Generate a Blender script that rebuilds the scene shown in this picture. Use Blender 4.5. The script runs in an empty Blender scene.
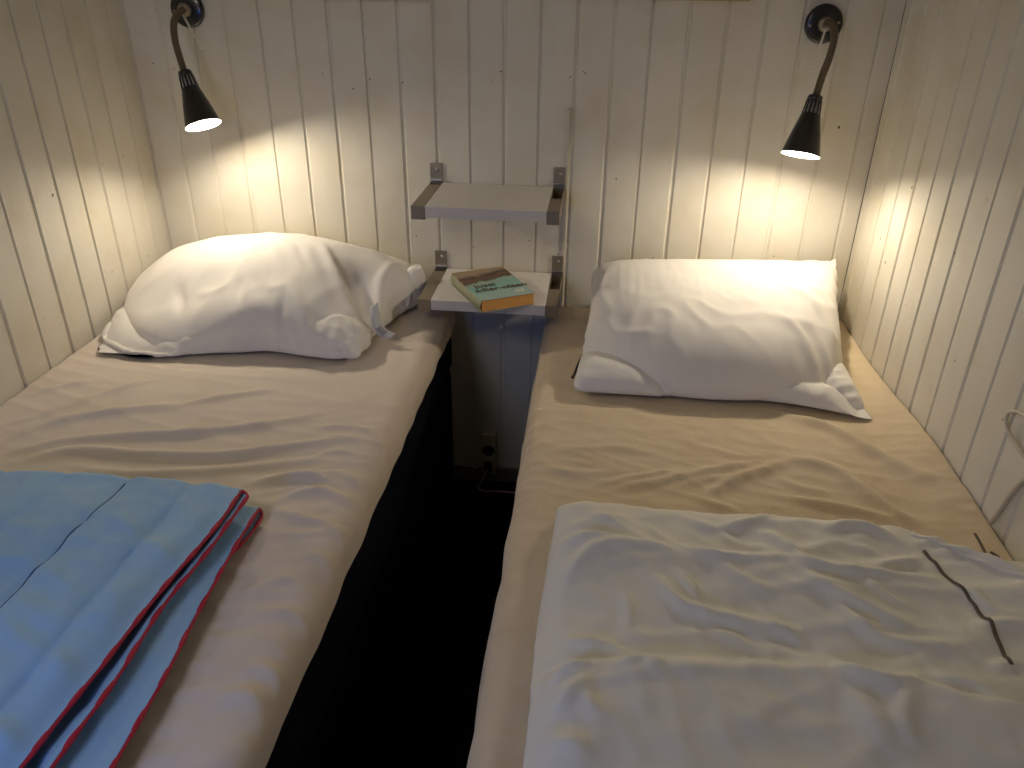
import bpy, bmesh, math, random
import numpy as np
from mathutils import Vector, Matrix

C = bpy.context.scene.collection
ZO = 0.07                       # height of the measuring origin above the floor
P = 0.095                       # pitch of the wall boards
XL, XR = -1.2392, 0.8056        # side walls
PI = math.pi
rng = np.random.default_rng(7)
random.seed(7)

# ------------------------------------------------------------------ materials
def srgb(r, g, b):
    f = lambda c: (c / 255 / 12.92) if c / 255 <= .04045 else ((c / 255 + .055) / 1.055) ** 2.4
    return (f(r), f(g), f(b), 1)

def mat(name, col, rough=.6, metal=0, spec=.5, bump=None, var=None, sheen=0, sss=0, coat=0, trans=0):
    """procedural principled material. bump=(scale, strength, distance, kind) var=(scale, colour2, low, high)"""
    m = bpy.data.materials.new(name); m.use_nodes = True
    n = m.node_tree.nodes; l = m.node_tree.links
    b = n['Principled BSDF']
    b.inputs['Base Color'].default_value = col
    b.inputs['Roughness'].default_value = rough
    b.inputs['Metallic'].default_value = metal
    b.inputs['Specular IOR Level'].default_value = spec
    b.inputs['Sheen Weight'].default_value = sheen
    b.inputs['Coat Weight'].default_value = coat
    tc = n.new('ShaderNodeTexCoord')
    if var:
        sc, c2, lo, hi = var
        t = n.new('ShaderNodeTexNoise'); t.inputs['Scale'].default_value = sc; t.inputs['Detail'].default_value = 6
        r = n.new('ShaderNodeMapRange'); r.inputs['From Min'].default_value = lo; r.inputs['From Max'].default_value = hi
        mx = n.new('ShaderNodeMix'); mx.data_type = 'RGBA'
        mx.inputs['A'].default_value = col; mx.inputs['B'].default_value = c2
        l.new(tc.outputs['Object'], t.inputs['Vector']); l.new(t.outputs['Fac'], r.inputs['Value'])
        l.new(r.outputs['Result'], mx.inputs['Factor']); l.new(mx.outputs['Result'], b.inputs['Base Color'])
    if bump:
        last = None
        for sc, st, di, kind in bump:
            if kind == 'noise':
                t = n.new('ShaderNodeTexNoise'); t.inputs['Detail'].default_value = 4
                out = t.outputs['Fac']
            else:
                t = n.new('ShaderNodeTexWave'); t.inputs['Distortion'].default_value = .5
                t.bands_direction = kind; out = t.outputs['Fac']
            t.inputs['Scale'].default_value = sc
            l.new(tc.outputs['Object'], t.inputs['Vector'])
            bp = n.new('ShaderNodeBump'); bp.inputs['Strength'].default_value = st; bp.inputs['Distance'].default_value = di
            l.new(out, bp.inputs['Height'])
            if last: l.new(last, bp.inputs['Normal'])
            last = bp.outputs['Normal']
        l.new(last, b.inputs['Normal'])
    return m

def emat(name, col, strength):
    m = bpy.data.materials.new(name); m.use_nodes = True
    b = m.node_tree.nodes['Principled BSDF']
    b.inputs['Base Color'].default_value = (1, 1, 1, 1)
    b.inputs['Emission Color'].default_value = col
    b.inputs['Emission Strength'].default_value = strength
    return m

M = {}
M['wall'] = mat('painted_boards', srgb(212, 206, 190), .5, spec=.35,
                bump=[(60, .25, .0012, 'noise'), (5, .35, .006, 'noise')], var=(7, srgb(204, 195, 172), .45, .75))
M['nail'] = mat('nail_mark', srgb(70, 60, 48), .7)
M['floor'] = mat('dark_floor', srgb(7, 7, 8), .9, spec=.1, bump=[(40, .2, .002, 'noise')])
M['ceiling'] = mat('ceiling_paint', srgb(205, 200, 188), .7)
M['trim'] = mat('trim_paint', srgb(120, 112, 98), .5)
M['sheetL'] = mat('beige_sheet', srgb(214, 200, 182), .85, spec=.2, sheen=.15,
                  bump=[(420, .25, .0008, 'noise')], var=(9, srgb(206, 190, 170), .5, .8))
M['sheetR'] = mat('cream_terry_sheet', srgb(212, 192, 158), .92, spec=.15, sheen=.25,
                  bump=[(300, .5, .0015, 'noise'), (90, .3, .002, 'noise')], var=(12, srgb(202, 180, 144), .5, .8))
M['pillow'] = mat('white_pillowcase', srgb(232, 226, 216), .8, spec=.2, sheen=.1, bump=[(500, .15, .0005, 'noise')])
M['duvet'] = mat('white_duvet_cover', srgb(224, 218, 202), .6, spec=.3, sheen=.1, bump=[(450, .15, .0005, 'noise')])
M['quilt'] = mat('pale_blue_quilt', srgb(152, 188, 214), .75, spec=.25, sheen=.15,
                 bump=[(350, .25, .0008, 'noise'), (14, .3, .006, 'noise')], var=(5, srgb(138, 176, 208), .4, .75))
M['piping'] = mat('red_piping', srgb(176, 22, 52), .6, bump=[(500, .4, .0008, 'noise')])
M['stitch'] = mat('dark_stitch', srgb(50, 70, 110), .8)
M['navy'] = mat('navy_upholstery', srgb(7, 7, 17), .95, spec=.1, bump=[(300, .5, .001, 'noise')])
M['steel'] = mat('brushed_steel', srgb(150, 137, 115), .4, metal=.6, bump=[(120, .15, .0004, 'Z')])
M['screw'] = mat('screw_steel', srgb(205, 200, 190), .3, metal=1)
M['board'] = mat('white_shelf_board', srgb(214, 208, 200), .4, spec=.4)
M['lampblack'] = mat('gloss_black_metal', srgb(22, 18, 17), .3, spec=.6, coat=.3)
M['lampwhite'] = mat('white_reflector', srgb(245, 242, 235), .5)
M['neck'] = mat('bronze_gooseneck', srgb(122, 106, 84), .4, metal=.6, bump=[(160, .8, .001, 'Z')])
M['hub'] = mat('hub_steel', srgb(150, 138, 118), .4, metal=.5)
M['white_plastic'] = mat('white_plastic', srgb(225, 218, 200), .4)
M['slot'] = mat('slot_light_paint', srgb(190, 188, 182), .3, metal=.7)  # pale tone paints the light that shows through the collar slots
M['bulb'] = emat('lit_bulb', (1, .86, .66, 1), 60)
M['outlet'] = mat('aged_white_plastic', srgb(200, 186, 156), .45)
M['outlet_dark'] = mat('dark_socket_parts', srgb(40, 36, 32), .6)  # dark tone of the upper socket, pin holes and plug
M['cord'] = mat('painted_cord', srgb(198, 188, 164), .5)
M['pinkcord'] = mat('pinkish_cord', srgb(190, 150, 150), .5)
M['darkcord'] = mat('brown_woven_tape', srgb(96, 84, 68), .8)
M['tag'] = mat('care_tag_fabric', srgb(205, 203, 198), .7)
M['print'] = mat('tag_print', srgb(110, 108, 105), .8)
M['frame'] = mat('pale_wood_frame', srgb(176, 160, 110), .5)
M['canvas'] = mat('picture_paper', srgb(190, 186, 176), .7)
M['pages'] = mat('orange_tinted_pages', srgb(226, 164, 84), .8, bump=[(260, .5, .0006, 'Z')])
M['lettering'] = mat('dark_red_lettering', srgb(84, 34, 34), .6)
M['spine'] = mat('book_spine', srgb(150, 148, 120), .5)

# ------------------------------------------------------------------ objects
def link(o, parent=None, label=None, cat=None, group=None, kind=None):
    C.objects.link(o)
    if parent is not None: o.parent = parent
    if label: o['label'] = label
    if cat: o['category'] = cat
    if group: o['group'] = group
    if kind: o['kind'] = kind
    return o

def thing(name, label, cat, loc=(0, 0, 0), group=None):
    o = bpy.data.objects.new(name, None); o.location = loc; o.empty_display_size = .05
    return link(o, None, label, cat, group)

def from_bm(name, bm, m, parent=None, smooth=False, sub=0, **k):
    me = bpy.data.meshes.new(name); bm.to_mesh(me); bm.free()
    for mm in (m if isinstance(m, (list, tuple)) else [m]): me.materials.append(mm)
    if smooth:
        for p in me.polygons: p.use_smooth = True
    o = bpy.data.objects.new(name, me)
    link(o, parent, **k)
    if parent is not None: o.location = (0, 0, 0)
    if sub:
        s = o.modifiers.new('sub', 'SUBSURF'); s.levels = sub; s.render_levels = sub
    return o

def box(bm, x0, x1, y0, y1, z0, z1, bev=0, mi=0):
    r = bmesh.ops.create_cube(bm, size=1)
    vs = r['verts']
    for v in vs:
        v.co = Vector(((x0 + x1) / 2 + v.co.x * (x1 - x0), (y0 + y1) / 2 + v.co.y * (y1 - y0), (z0 + z1) / 2 + v.co.z * (z1 - z0)))
    fs = list({f for v in vs for f in v.link_faces})
    for f in fs: f.material_index = mi
    if bev:
        es = list({e for v in vs for e in v.link_edges})
        r = bmesh.ops.bevel(bm, geom=es, offset=bev, segments=2, affect='EDGES', profile=.5)
        for f in r['faces']: f.material_index = mi

def frame_of(d):
    d = Vector(d).normalized()
    a = Vector((0, 0, 1)) if abs(d.z) < .9 else Vector((1, 0, 0))
    u = d.cross(a).normalized(); v = d.cross(u).normalized()
    return u, v

def lathe(bm, base, axis, prof, seg=32, mi=0, cap=True):
    """prof: list of (distance along axis, radius)"""
    base = Vector(base); ax = Vector(axis).normalized(); u, v = frame_of(ax)
    rings = []
    for h, r in prof:
        rings.append([bm.verts.new(base + ax * h + (u * math.cos(2 * PI * k / seg) + v * math.sin(2 * PI * k / seg)) * max(r, 1e-5)) for k in range(seg)])
    for a, b in zip(rings, rings[1:]):
        for k in range(seg):
            f = bm.faces.new((a[k], a[(k + 1) % seg], b[(k + 1) % seg], b[k])); f.material_index = mi; f.smooth = True
    if cap:
        bm.faces.new(rings[0][::-1]).material_index = mi
        bm.faces.new(rings[-1]).material_index = mi

def spline(pts, n):
    """Catmull-Rom resample to n points"""
    pts = [np.array(p, float) for p in pts]
    if len(pts) == 2:
        return np.array([pts[0] + (pts[1] - pts[0]) * t for t in np.linspace(0, 1, n)])
    ext = [2 * pts[0] - pts[1]] + pts + [2 * pts[-1] - pts[-2]]
    dense = []
    for i in range(1, len(ext) - 2):
        p0, p1, p2, p3 = ext[i - 1], ext[i], ext[i + 1], ext[i + 2]
        for t in np.linspace(0, 1, 24, endpoint=False):
            dense.append(.5 * ((2 * p1) + (-p0 + p2) * t + (2 * p0 - 5 * p1 + 4 * p2 - p3) * t * t + (-p0 + 3 * p1 - 3 * p2 + p3) * t ** 3))
    dense.append(pts[-1]); dense = np.array(dense)
    d = np.r_[0, np.cumsum(np.linalg.norm(np.diff(dense, axis=0), axis=1))]
    s = np.linspace(0, d[-1], n)
    return np.stack([np.interp(s, d, dense[:, k]) for k in range(dense.shape[1])], 1)

def tube(bm, pts, r, seg=10, n=None, mi=0, flat=1.0):
    pts = spline(pts, n or max(8, len(pts) * 6))
    rad = r if callable(r) else (lambda t: r)
    prev = None; rings = []
    N = len(pts)
    for i in range(N):
        d = Vector(pts[min(i + 1, N - 1)] - pts[max(i - 1, 0)]).normalized()
        if prev is None: u, v = frame_of(d)
        else:
            u = (prev - d * prev.dot(d)).normalized(); v = d.cross(u)
        prev = u
        rr = rad(i / (N - 1))
        rings.append([bm.verts.new(Vector(pts[i]) + u * rr * math.cos(2 * PI * k / seg) + v * rr * flat * math.sin(2 * PI * k / seg)) for k in range(seg)])
    for a, b in zip(rings, rings[1:]):
        for k in range(seg):
            f = bm.faces.new((a[k], a[(k + 1) % seg], b[(k + 1) % seg], b[k])); f.material_index = mi; f.smooth = True
    bm.faces.new(rings[0][::-1]).material_index = mi; bm.faces.new(rings[-1]).material_index = mi

# ------------------------------------------------------------------ noise and cloth helpers
class Noise:
    def __init__(s, seed):
        r = np.random.default_rng(seed); s.p = r.permutation(256); s.p = np.r_[s.p, s.p]
        a = r.uniform(0, 2 * PI, 256); s.g = np.stack([np.cos(a), np.sin(a)], 1)
    def __call__(s, x, y):
        x = np.asarray(x, float); y = np.asarray(y, float)
        xi = np.floor(x).astype(int); yi = np.floor(y).astype(int); xf = x - xi; yf = y - yi
        f = lambda t: t * t * t * (t * (t * 6 - 15) + 10)
        def gr(ix, iy, dx, dy):
            g = s.g[s.p[(s.p[ix & 255] + iy) & 255]]
            return g[..., 0] * dx + g[..., 1] * dy
        u = f(xf); v = f(yf)
        a = gr(xi, yi, xf, yf); b = gr(xi + 1, yi, xf - 1, yf); c = gr(xi, yi + 1, xf, yf - 1); d = gr(xi + 1, yi + 1, xf - 1, yf - 1)
        return 1.4 * ((a * (1 - u) + b * u) * (1 - v) + (c * (1 - u) + d * u) * v)
N1, N2, N3, N4 = Noise(1), Noise(2), Noise(3), Noise(4)

def sstep(a, b, x):
    t = np.clip((x - a) / (b - a), 0, 1); return t * t * (3 - 2 * t)

def ridge(nz, a, b, sharp=2.0):
    return np.clip(1 - np.abs(nz(a, b)) * 2.2, 0, 1) ** sharp

def dist_poly(x, y, poly):
    best = np.full(np.shape(x), 1e9); par = np.zeros(np.shape(x)); n = len(poly) - 1
    for i in range(n):
        ax, ay = poly[i]; bx, by = poly[i + 1]; dx, dy = bx - ax, by - ay
        t = np.clip(((x - ax) * dx + (y - ay) * dy) / (dx * dx + dy * dy + 1e-12), 0, 1)
        d = np.hypot(x - ax - t * dx, y - ay - t * dy)
        m = d < best; best = np.where(m, d, best); par = np.where(m, (i + t) / n, par)
    return best, par

def crease(x, y, poly, w, amp, taper=True):
    d, t = dist_poly(x, y, spline(poly, 16) if len(poly) > 2 else poly)
    e = np.exp(-(d / w) ** 2) * amp
    return e * (np.sin(PI * np.clip(t, .02, .98)) ** .6 if taper else 1)

def grid_normals(X):
    du = np.gradient(X, axis=0); dv = np.gradient(X, axis=1)
    n = np.cross(du, dv); return n / (np.linalg.norm(n, axis=2, keepdims=True) + 1e-12)

def coons(front, back, left, right, n, m):
    """front/back run along +u (n samples), left/right along +v (m samples)"""
    F, B = spline(front, n), spline(back, n); L, R = spline(left, m), spline(right, m)
    u = np.linspace(0, 1, n)[:, None, None]; v = np.linspace(0, 1, m)[None, :, None]
    return ((1 - v) * F[:, None] + v * B[:, None] + (1 - u) * L[None] + u * R[None]
            - ((1 - u) * (1 - v) * F[0] + u * (1 - v) * F[-1] + (1 - u) * v * B[0] + u * v * B[-1]))

def solve_axis(X, W, ax, k, rest, st):
    """exact Gauss-Seidel on disjoint pairs of a grid: vertices i and i+k along an axis"""
    A = X if ax == 0 else X.transpose(1, 0, 2); w = W if ax == 0 else W.T
    n = A.shape[0]
    for off in range(2 * k):
        if off % (2 * k) >= k and k > 1 and off >= 2 * k: break
        i = np.arange(off, n - k, 2 * k)
        if len(i) == 0: continue
        a, b = A[i], A[i + k]; wa, wb = w[i], w[i + k]
        d = b - a; L = np.linalg.norm(d, axis=2) + 1e-9; s = wa + wb + 1e-9
        c = (st * (L - rest) / L / s)[..., None] * d
        A[i] = a + c * wa[..., None]; A[i + k] = b - c * wb[..., None]

def solve_diag(X, W, rest, st):
    for sgn in (1, -1):
        for par in (0, 1):
            i = np.arange(par, X.shape[0] - 1, 2)
            if sgn == 1: a_, b_ = (i[:, None], np.arange(0, X.shape[1] - 1)[None]), (i[:, None] + 1, np.arange(1, X.shape[1])[None])
            else: a_, b_ = (i[:, None], np.arange(1, X.shape[1])[None]), (i[:, None] + 1, np.arange(0, X.shape[1] - 1)[None])
            a, b = X[a_], X[b_]; wa, wb = W[a_], W[b_]
            d = b - a; L = np.linalg.norm(d, axis=2) + 1e-9
            c = (st * (L - rest) / L / (wa + wb + 1e-9))[..., None] * d
            X[a_] = a + c * wa[..., None]; X[b_] = b - c * wb[..., None]

def simulate(sheets, Wt, rx, ry, steps, iters, grav, press, collide, pins=None, pinst=.2, bend=.12, damp=.93, tie=True):
    """sheets: list of one or two (n,m,3) arrays; two sheets share their border"""
    dt2 = (1 / 60.) ** 2
    V = [np.zeros_like(S) for S in sheets]
    rd = math.hypot(rx, ry)
    for s in range(steps):
        pr = press(s / steps) if callable(press) else press
        for q, S in enumerate(sheets):
            old = S.copy()
            nrm = grid_normals(S) * (1 if q == 0 else -1)
            S += V[q] * damp; S[..., 2] -= grav * dt2; S += nrm * pr * dt2
            V[q] = old
        for it in range(iters):
            for S in sheets:
                solve_axis(S, Wt, 0, 1, rx, 1.); solve_axis(S, Wt, 1, 1, ry, 1.)
                solve_diag(S, Wt, rd, .5)
                if bend:
                    solve_axis(S, Wt, 0, 2, 2 * rx, bend); solve_axis(S, Wt, 1, 2, 2 * ry, bend)
            if len(sheets) == 2 and tie:
                a, b = sheets
                for sl in (np.s_[0, :], np.s_[-1, :], np.s_[:, 0], np.s_[:, -1]):
                    mid = (a[sl] + b[sl]) / 2; a[sl] = mid; b[sl] = mid
            if pins is not None:
                for S in sheets:
                    for sl in (np.s_[0, :], np.s_[-1, :], np.s_[:, 0], np.s_[:, -1]):
                        S[sl] += (pins[sl] - S[sl]) * (pinst if s < steps * .55 else .05)
            for q, S in enumerate(sheets): collide(S, q)
        for q, S in enumerate(sheets):
            V[q] = S - V[q]
            L = np.linalg.norm(V[q], axis=2, keepdims=True); V[q] *= np.minimum(1, .01 / (L + 1e-9))
    return sheets

def grid_faces(bm, X, flip=False, mi=0, verts=None):
    n, m = X.shape[:2]
    vs = verts or [[bm.verts.new(X[i, j]) for j in range(m)] for i in range(n)]
    for i in range(n - 1):
        for j in range(m - 1):
            q = (vs[i][j], vs[i + 1][j], vs[i + 1][j + 1], vs[i][j + 1])
            f = bm.faces.new(q[::-1] if flip else q); f.smooth = True; f.material_index = mi
    return vs

def pillow_mesh(top, bot):
    bm = bmesh.new(); n, m = top.shape[:2]
    vt = grid_faces(bm, top)
    vb = [[vt[i][j] if i in (0, n - 1) or j in (0, m - 1) else bm.verts.new(bot[i, j]) for j in range(m)] for i in range(n)]
    grid_faces(bm, bot, True, verts=vb)
    return bm

def shell_mesh(X, th, close=True):
    """a sheet with real thickness th downwards along its normals"""
    nr = grid_normals(X); Y = X - nr * th
    bm = bmesh.new(); a = grid_faces(bm, X); b = grid_faces(bm, Y, True)
    n, m = X.shape[:2]
    for i in range(n - 1):
        bm.faces.new((a[i][0], b[i][0], b[i + 1][0], a[i + 1][0])); bm.faces.new((a[i + 1][-1], b[i + 1][-1], b[i][-1], a[i][-1]))
    for j in range(m - 1):
        bm.faces.new((a[0][j + 1], b[0][j + 1], b[0][j], a[0][j])); bm.faces.new((a[-1][j], b[-1][j], b[-1][j + 1], a[-1][j + 1]))
    return bm

# ------------------------------------------------------------------ the room
YB = -3.3
def boards(name, axis, lo, hi, first, const, inward, z0, z1, nails, **k):
    """boarded wall: V grooves every P, real relief. axis 'x' or 'y' = direction the boards follow each other"""
    bm = bmesh.new(); gw, gd = .0055, .0045
    cuts = []; q = first
    while q - P > lo + .004: q -= P
    while q < hi - .004:
        cuts.append(q); q += P
    prof = [(lo, 0)]
    for c in cuts:
        bw = gw * (1 + .25 * math.sin(c * 91)); 
        prof += [(c - bw, 0), (c - bw * .35, -gd), (c + bw * .35, -gd), (c + bw, 0)]
    prof.append((hi, 0))
    if prof[0][0] > prof[1][0]: prof[0] = (prof[1][0] - .001, 0)
    if axis == 'x':      # the open joint in each corner
        prof = [(lo, -gd), (lo + .0022, -gd), (lo + .0024, 0)] + prof[1:-1] + [(hi - .0024, 0), (hi - .0022, -gd), (hi, -gd)]
    def pt(a, d, z): return Vector((a, const + inward * d, z)) if axis == 'x' else Vector((const + inward * d, a, z))
    rows = [[bm.verts.new(pt(a, d, z)) for a, d in prof] for z in (z0, z1)]
    for i in range(len(prof) - 1): bm.faces.new((rows[0][i], rows[0][i + 1], rows[1][i + 1], rows[1][i]))
    # solid behind the paint
    back = [[bm.verts.new(pt(a, -.03, z)) for a in (lo, hi)] for z in (z0, z1)]
    bm.faces.new((back[0][0], back[0][1], back[1][1], back[1][0]))
    for a, z, r in nails:
        cen = pt(a, .0006, z); u = Vector((1, 0, 0)) if axis == 'x' else Vector((0, 1, 0))
        vs = [bm.verts.new(cen + u * r * math.cos(t * PI / 4) + Vector((0, 0, 1)) * r * math.sin(t * PI / 4) * 1.4) for t in range(8)]
        bm.faces.new(vs).material_index = 1
    bmesh.ops.recalc_face_normals(bm, faces=[f for f in bm.faces if f.material_index == 0])
    return from_bm(name, bm, [M['wall'], M['nail']], kind='structure')

nb = [(0.704, 1.137 + ZO, .003), (-.61, 1.2 + ZO, .002), (.128, .98 + ZO, .002), (-.02, .9 + ZO, .0015)]
for k in range(22):
    nb.append((XL + .05 + (XR - XL - .1) * rng.random(), (.75 if k % 2 else 1.22) + ZO + .04 * rng.random(), .0012 + .0008 * rng.random()))
nl = [(-.47, 1.0 + ZO, .003)] + [(-.1 - 1.1 * rng.random(), (.72 if k % 2 else 1.0) + ZO + .03 * rng.random(), .0016) for k in range(16)]
nr_ = [(-.32, 1.06 + ZO, .003), (-.2, .9 + ZO, .0025), (-.27, .86 + ZO, .003), (-.62, 1.0 + ZO, .003), (-.75, .82 + ZO, .002)] + \
      [(-.1 - 1.0 * rng.random(), (.8 if k % 2 else 1.1) + ZO + .04 * rng.random(), .0015) for k in range(8)]
boards('wall_back', 'x', XL, XR, 0, 0, -1, 0, 2.25, nb)
boards('wall_left', 'y', YB, 0, -.7352, XL, 1, 0, 2.25, nl)
boards('wall_right', 'y', YB, 0, -.6184, XR, -1, 0, 2.25, nr_)
bm = bmesh.new(); box(bm, XL - .03, XR + .03, YB, .03, -.05, 0); from_bm('floor', bm, M['floor'], kind='structure')
bm = bmesh.new(); box(bm, XL - .03, XR + .03, YB, .03, 2.25, 2.3); from_bm('ceiling', bm, M['ceiling'], kind='structure')
bm = bmesh.new(); box(bm, XL + .001, XR - .001, -.014, -.0005, 0, .055, .003); from_bm('baseboard_back', bm, M['trim'], kind='structure')

# ------------------------------------------------------------------ beds
TOP = .612 + ZO
def make_bed(x0, x1, label, skirt):
    t = thing('bed', label, 'bed', ((x0 + x1) / 2, -1.03, 0), 'single beds side by side')
    cx = (x0 + x1) / 2; hw = (x1 - x0) / 2
    bm = bmesh.new(); box(bm, -hw + .02, hw - .02, -.99, .99, .06, .375 + ZO, .015); from_bm('bed_base', bm, M['navy'], t)
    bm = bmesh.new(); box(bm, -hw + .012, hw - .012, -.985, .985, .38 + ZO, .548 + ZO, .03); from_bm('lower_mattress', bm, M['navy'], t)
    bm = bmesh.new(); box(bm, -hw + .03, hw - .03, -.98, .98, .552 + ZO, TOP - .02, .015); from_bm('mattress_topper', bm, M['sheetL'], t)
    for sx in (-1, 1):
        for sy in (-1, 1):
            bm = bmesh.new(); lathe(bm, (sx * (hw - .1), sy * .9, 0), (0, 0, 1), [(0, .022), (.06, .028), (.075, .028)], 16); from_bm('leg', bm, M['lampblack'], t)
    return t
LX0, LX1 = XL + .004, -.328
RX0, RX1 = -.052, XR - .004
make_bed(LX0, LX1, 'single bed with dark navy base along the left wall', 0)
make_bed(RX0, RX1, 'single bed hidden under a cream sheet along the right wall', 0)

def make_sheet(name, label, x0, x1, side_l, side_r, wr, mtl, r=.045, flare=None):
    y1, y0 = -.02, -2.05
    sp = .0085
    aL = x0 - side_l; aR = x1 + side_r
    a = np.arange(aL, aR + sp / 2, sp); b = np.arange(y0 - .08, y1 + .09, sp)
    A, B = np.meshgrid(a, b, indexing='ij')
    ix = np.clip(A, x0 + r, x1 - r); iy = np.clip(B, y0 + r, y1 - r)
    dx, dy = A - ix, B - iy; d = np.hypot(dx, dy) + 1e-9; nx, ny = dx / d, dy / d
    arc = r * PI / 2 - r * 0
    ang = np.clip(d / r, 0, PI / 2)
    out = r * np.sin(ang); drop = r * (1 - np.cos(ang)) + np.maximum(0, d - arc)
    X = np.stack([ix + nx * out, iy + ny * out, TOP - drop], 2)
    if flare is not None: 
        X[..., 0] += nx * flare(B, np.maximum(0, drop - r))
    side = sstep(.0, r, drop)
    h = wr(X[..., 0], X[..., 1]) * (1 - side) + side * .004 * N2(B * 12, drop * 5) 
    nrm = grid_normals(X)
    X = X + nrm * h[..., None]
    X[..., 0] = np.clip(X[..., 0], XL + .003, XR - .003); X[..., 1] = np.minimum(X[..., 1], -.003)
    bm = bmesh.new(); grid_faces(bm, X)
    o = from_bm(name, bm, mtl, None, True, 1, label=label, cat='sheet', group='fitted sheets on the beds')
    s = o.modifiers.new('thick', 'SOLIDIFY'); s.thickness = .003; s.offset = -1
    return o

# crease lines of the cloths: (half width, height, points on the bed in metres)
CL = [
    (0.014, 0.012, [(-1.129, -0.977), (-1.05, -0.878), (-0.937, -0.816), (-0.833, -0.783)]),
    (0.01, 0.009, [(-0.833, -0.783), (-0.754, -0.733), (-0.652, -0.677)]),
    (0.014, 0.014, [(-1.099, -1.019), (-0.998, -0.96), (-0.879, -0.92), (-0.749, -0.894), (-0.627, -0.843), (-0.516, -0.772)]),
    (0.015, 0.015, [(-1.056, -1.041), (-0.954, -0.985), (-0.814, -0.987), (-0.664, -0.976), (-0.547, -0.928), (-0.41, -0.865)]),
    (0.012, 0.01, [(-0.95, -1.035), (-0.807, -1.048), (-0.682, -1.032), (-0.566, -0.995), (-0.44, -0.948)]),
    (0.012, 0.008, [(-0.576, -1.056), (-0.499, -1.032), (-0.389, -0.996)]),
    (0.01, 0.006, [(-1.052, -0.761), (-0.977, -0.687), (-0.923, -0.646)]),
    (0.01, 0.006, [(-1.176, -0.913), (-1.113, -0.858), (-1.034, -0.737)]),
    (0.009, 0.007, [(-0.516, -0.829), (-0.403, -0.823), (-0.333, -0.876)]),
    (0.009, 0.007, [(-0.498, -1.122), (-0.437, -1.06), (-0.364, -1.079)]),
    (0.008, 0.006, [(-0.484, -0.977), (-0.43, -0.922), (-0.364, -0.93)]),
    (0.01, 0.006, [(-1.207, -0.781), (-1.141, -0.719), (-1.08, -0.678)]),
]
CL2 = [
    (0.009, 0.008, [(-0.544, -1.039), (-0.471, -1.016), (-0.374, -1.044)]),
    (0.009, 0.009, [(-0.495, -1.123), (-0.417, -1.15), (-0.359, -1.166), (-0.318, -1.206)]),
    (0.009, 0.007, [(-0.475, -1.192), (-0.408, -1.195), (-0.358, -1.172)]),
    (0.009, 0.008, [(-0.38, -1.235), (-0.33, -1.26), (-0.308, -1.287)]),
    (0.01, 0.007, [(-0.443, -1.341), (-0.402, -1.308), (-0.347, -1.311)]),
    (0.009, 0.007, [(-0.397, -1.389), (-0.357, -1.375), (-0.31, -1.404)]),
    (0.012, 0.009, [(-0.392, -1.491), (-0.361, -1.48), (-0.329, -1.502), (-0.292, -1.508)]),
    (0.01, 0.007, [(-0.355, -1.449), (-0.315, -1.46), (-0.289, -1.464)]),
    (0.014, 0.009, [(-0.402, -1.549), (-0.361, -1.537), (-0.325, -1.572)]),
    (0.008, 0.006, [(-0.448, -1.013), (-0.406, -0.994), (-0.347, -1.028)]),
    (0.008, 0.006, [(-0.464, -1.082), (-0.4, -1.061), (-0.333, -1.103)]),
    (0.01, 0.007, [(-0.364, -1.608), (-0.325, -1.597), (-0.289, -1.623)]),
]
CR = [
    (0.014, 0.014, [(0.511, -0.636), (0.607, -0.689), (0.668, -0.773), (0.721, -0.858), (0.766, -0.92)]),
    (0.014, 0.013, [(0.497, -0.823), (0.57, -0.85), (0.611, -0.915), (0.653, -0.989), (0.706, -1.041)]),
    (0.012, 0.01, [(0.309, -0.993), (0.373, -0.927), (0.448, -0.874), (0.505, -0.831)]),
    (0.013, 0.01, [(0.132, -0.991), (0.247, -0.943), (0.349, -0.887), (0.433, -0.849)]),
    (0.01, 0.007, [(0.103, -0.978), (0.21, -0.931), (0.3, -0.893)]),
    (0.011, 0.01, [(0.451, -0.967), (0.521, -0.982), (0.605, -1.002), (0.669, -1.024)]),
    (0.009, 0.008, [(0.3, -0.994), (0.334, -1.013), (0.378, -1.023)]),
    (0.009, 0.005, [(0.34, -0.795), (0.386, -0.827), (0.456, -0.828)]),
    (0.012, 0.006, [(0.465, -0.89), (0.495, -0.929), (0.564, -0.953)]),
    (0.01, 0.004, [(-0.02, -0.878), (0.132, -0.84), (0.254, -0.844)]),
    (0.01, 0.004, [(-0.015, -0.933), (0.103, -0.935), (0.201, -0.914)]),
    (0.011, 0.006, [(0.236, -0.978), (0.305, -0.936), (0.375, -0.91)]),
]
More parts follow.
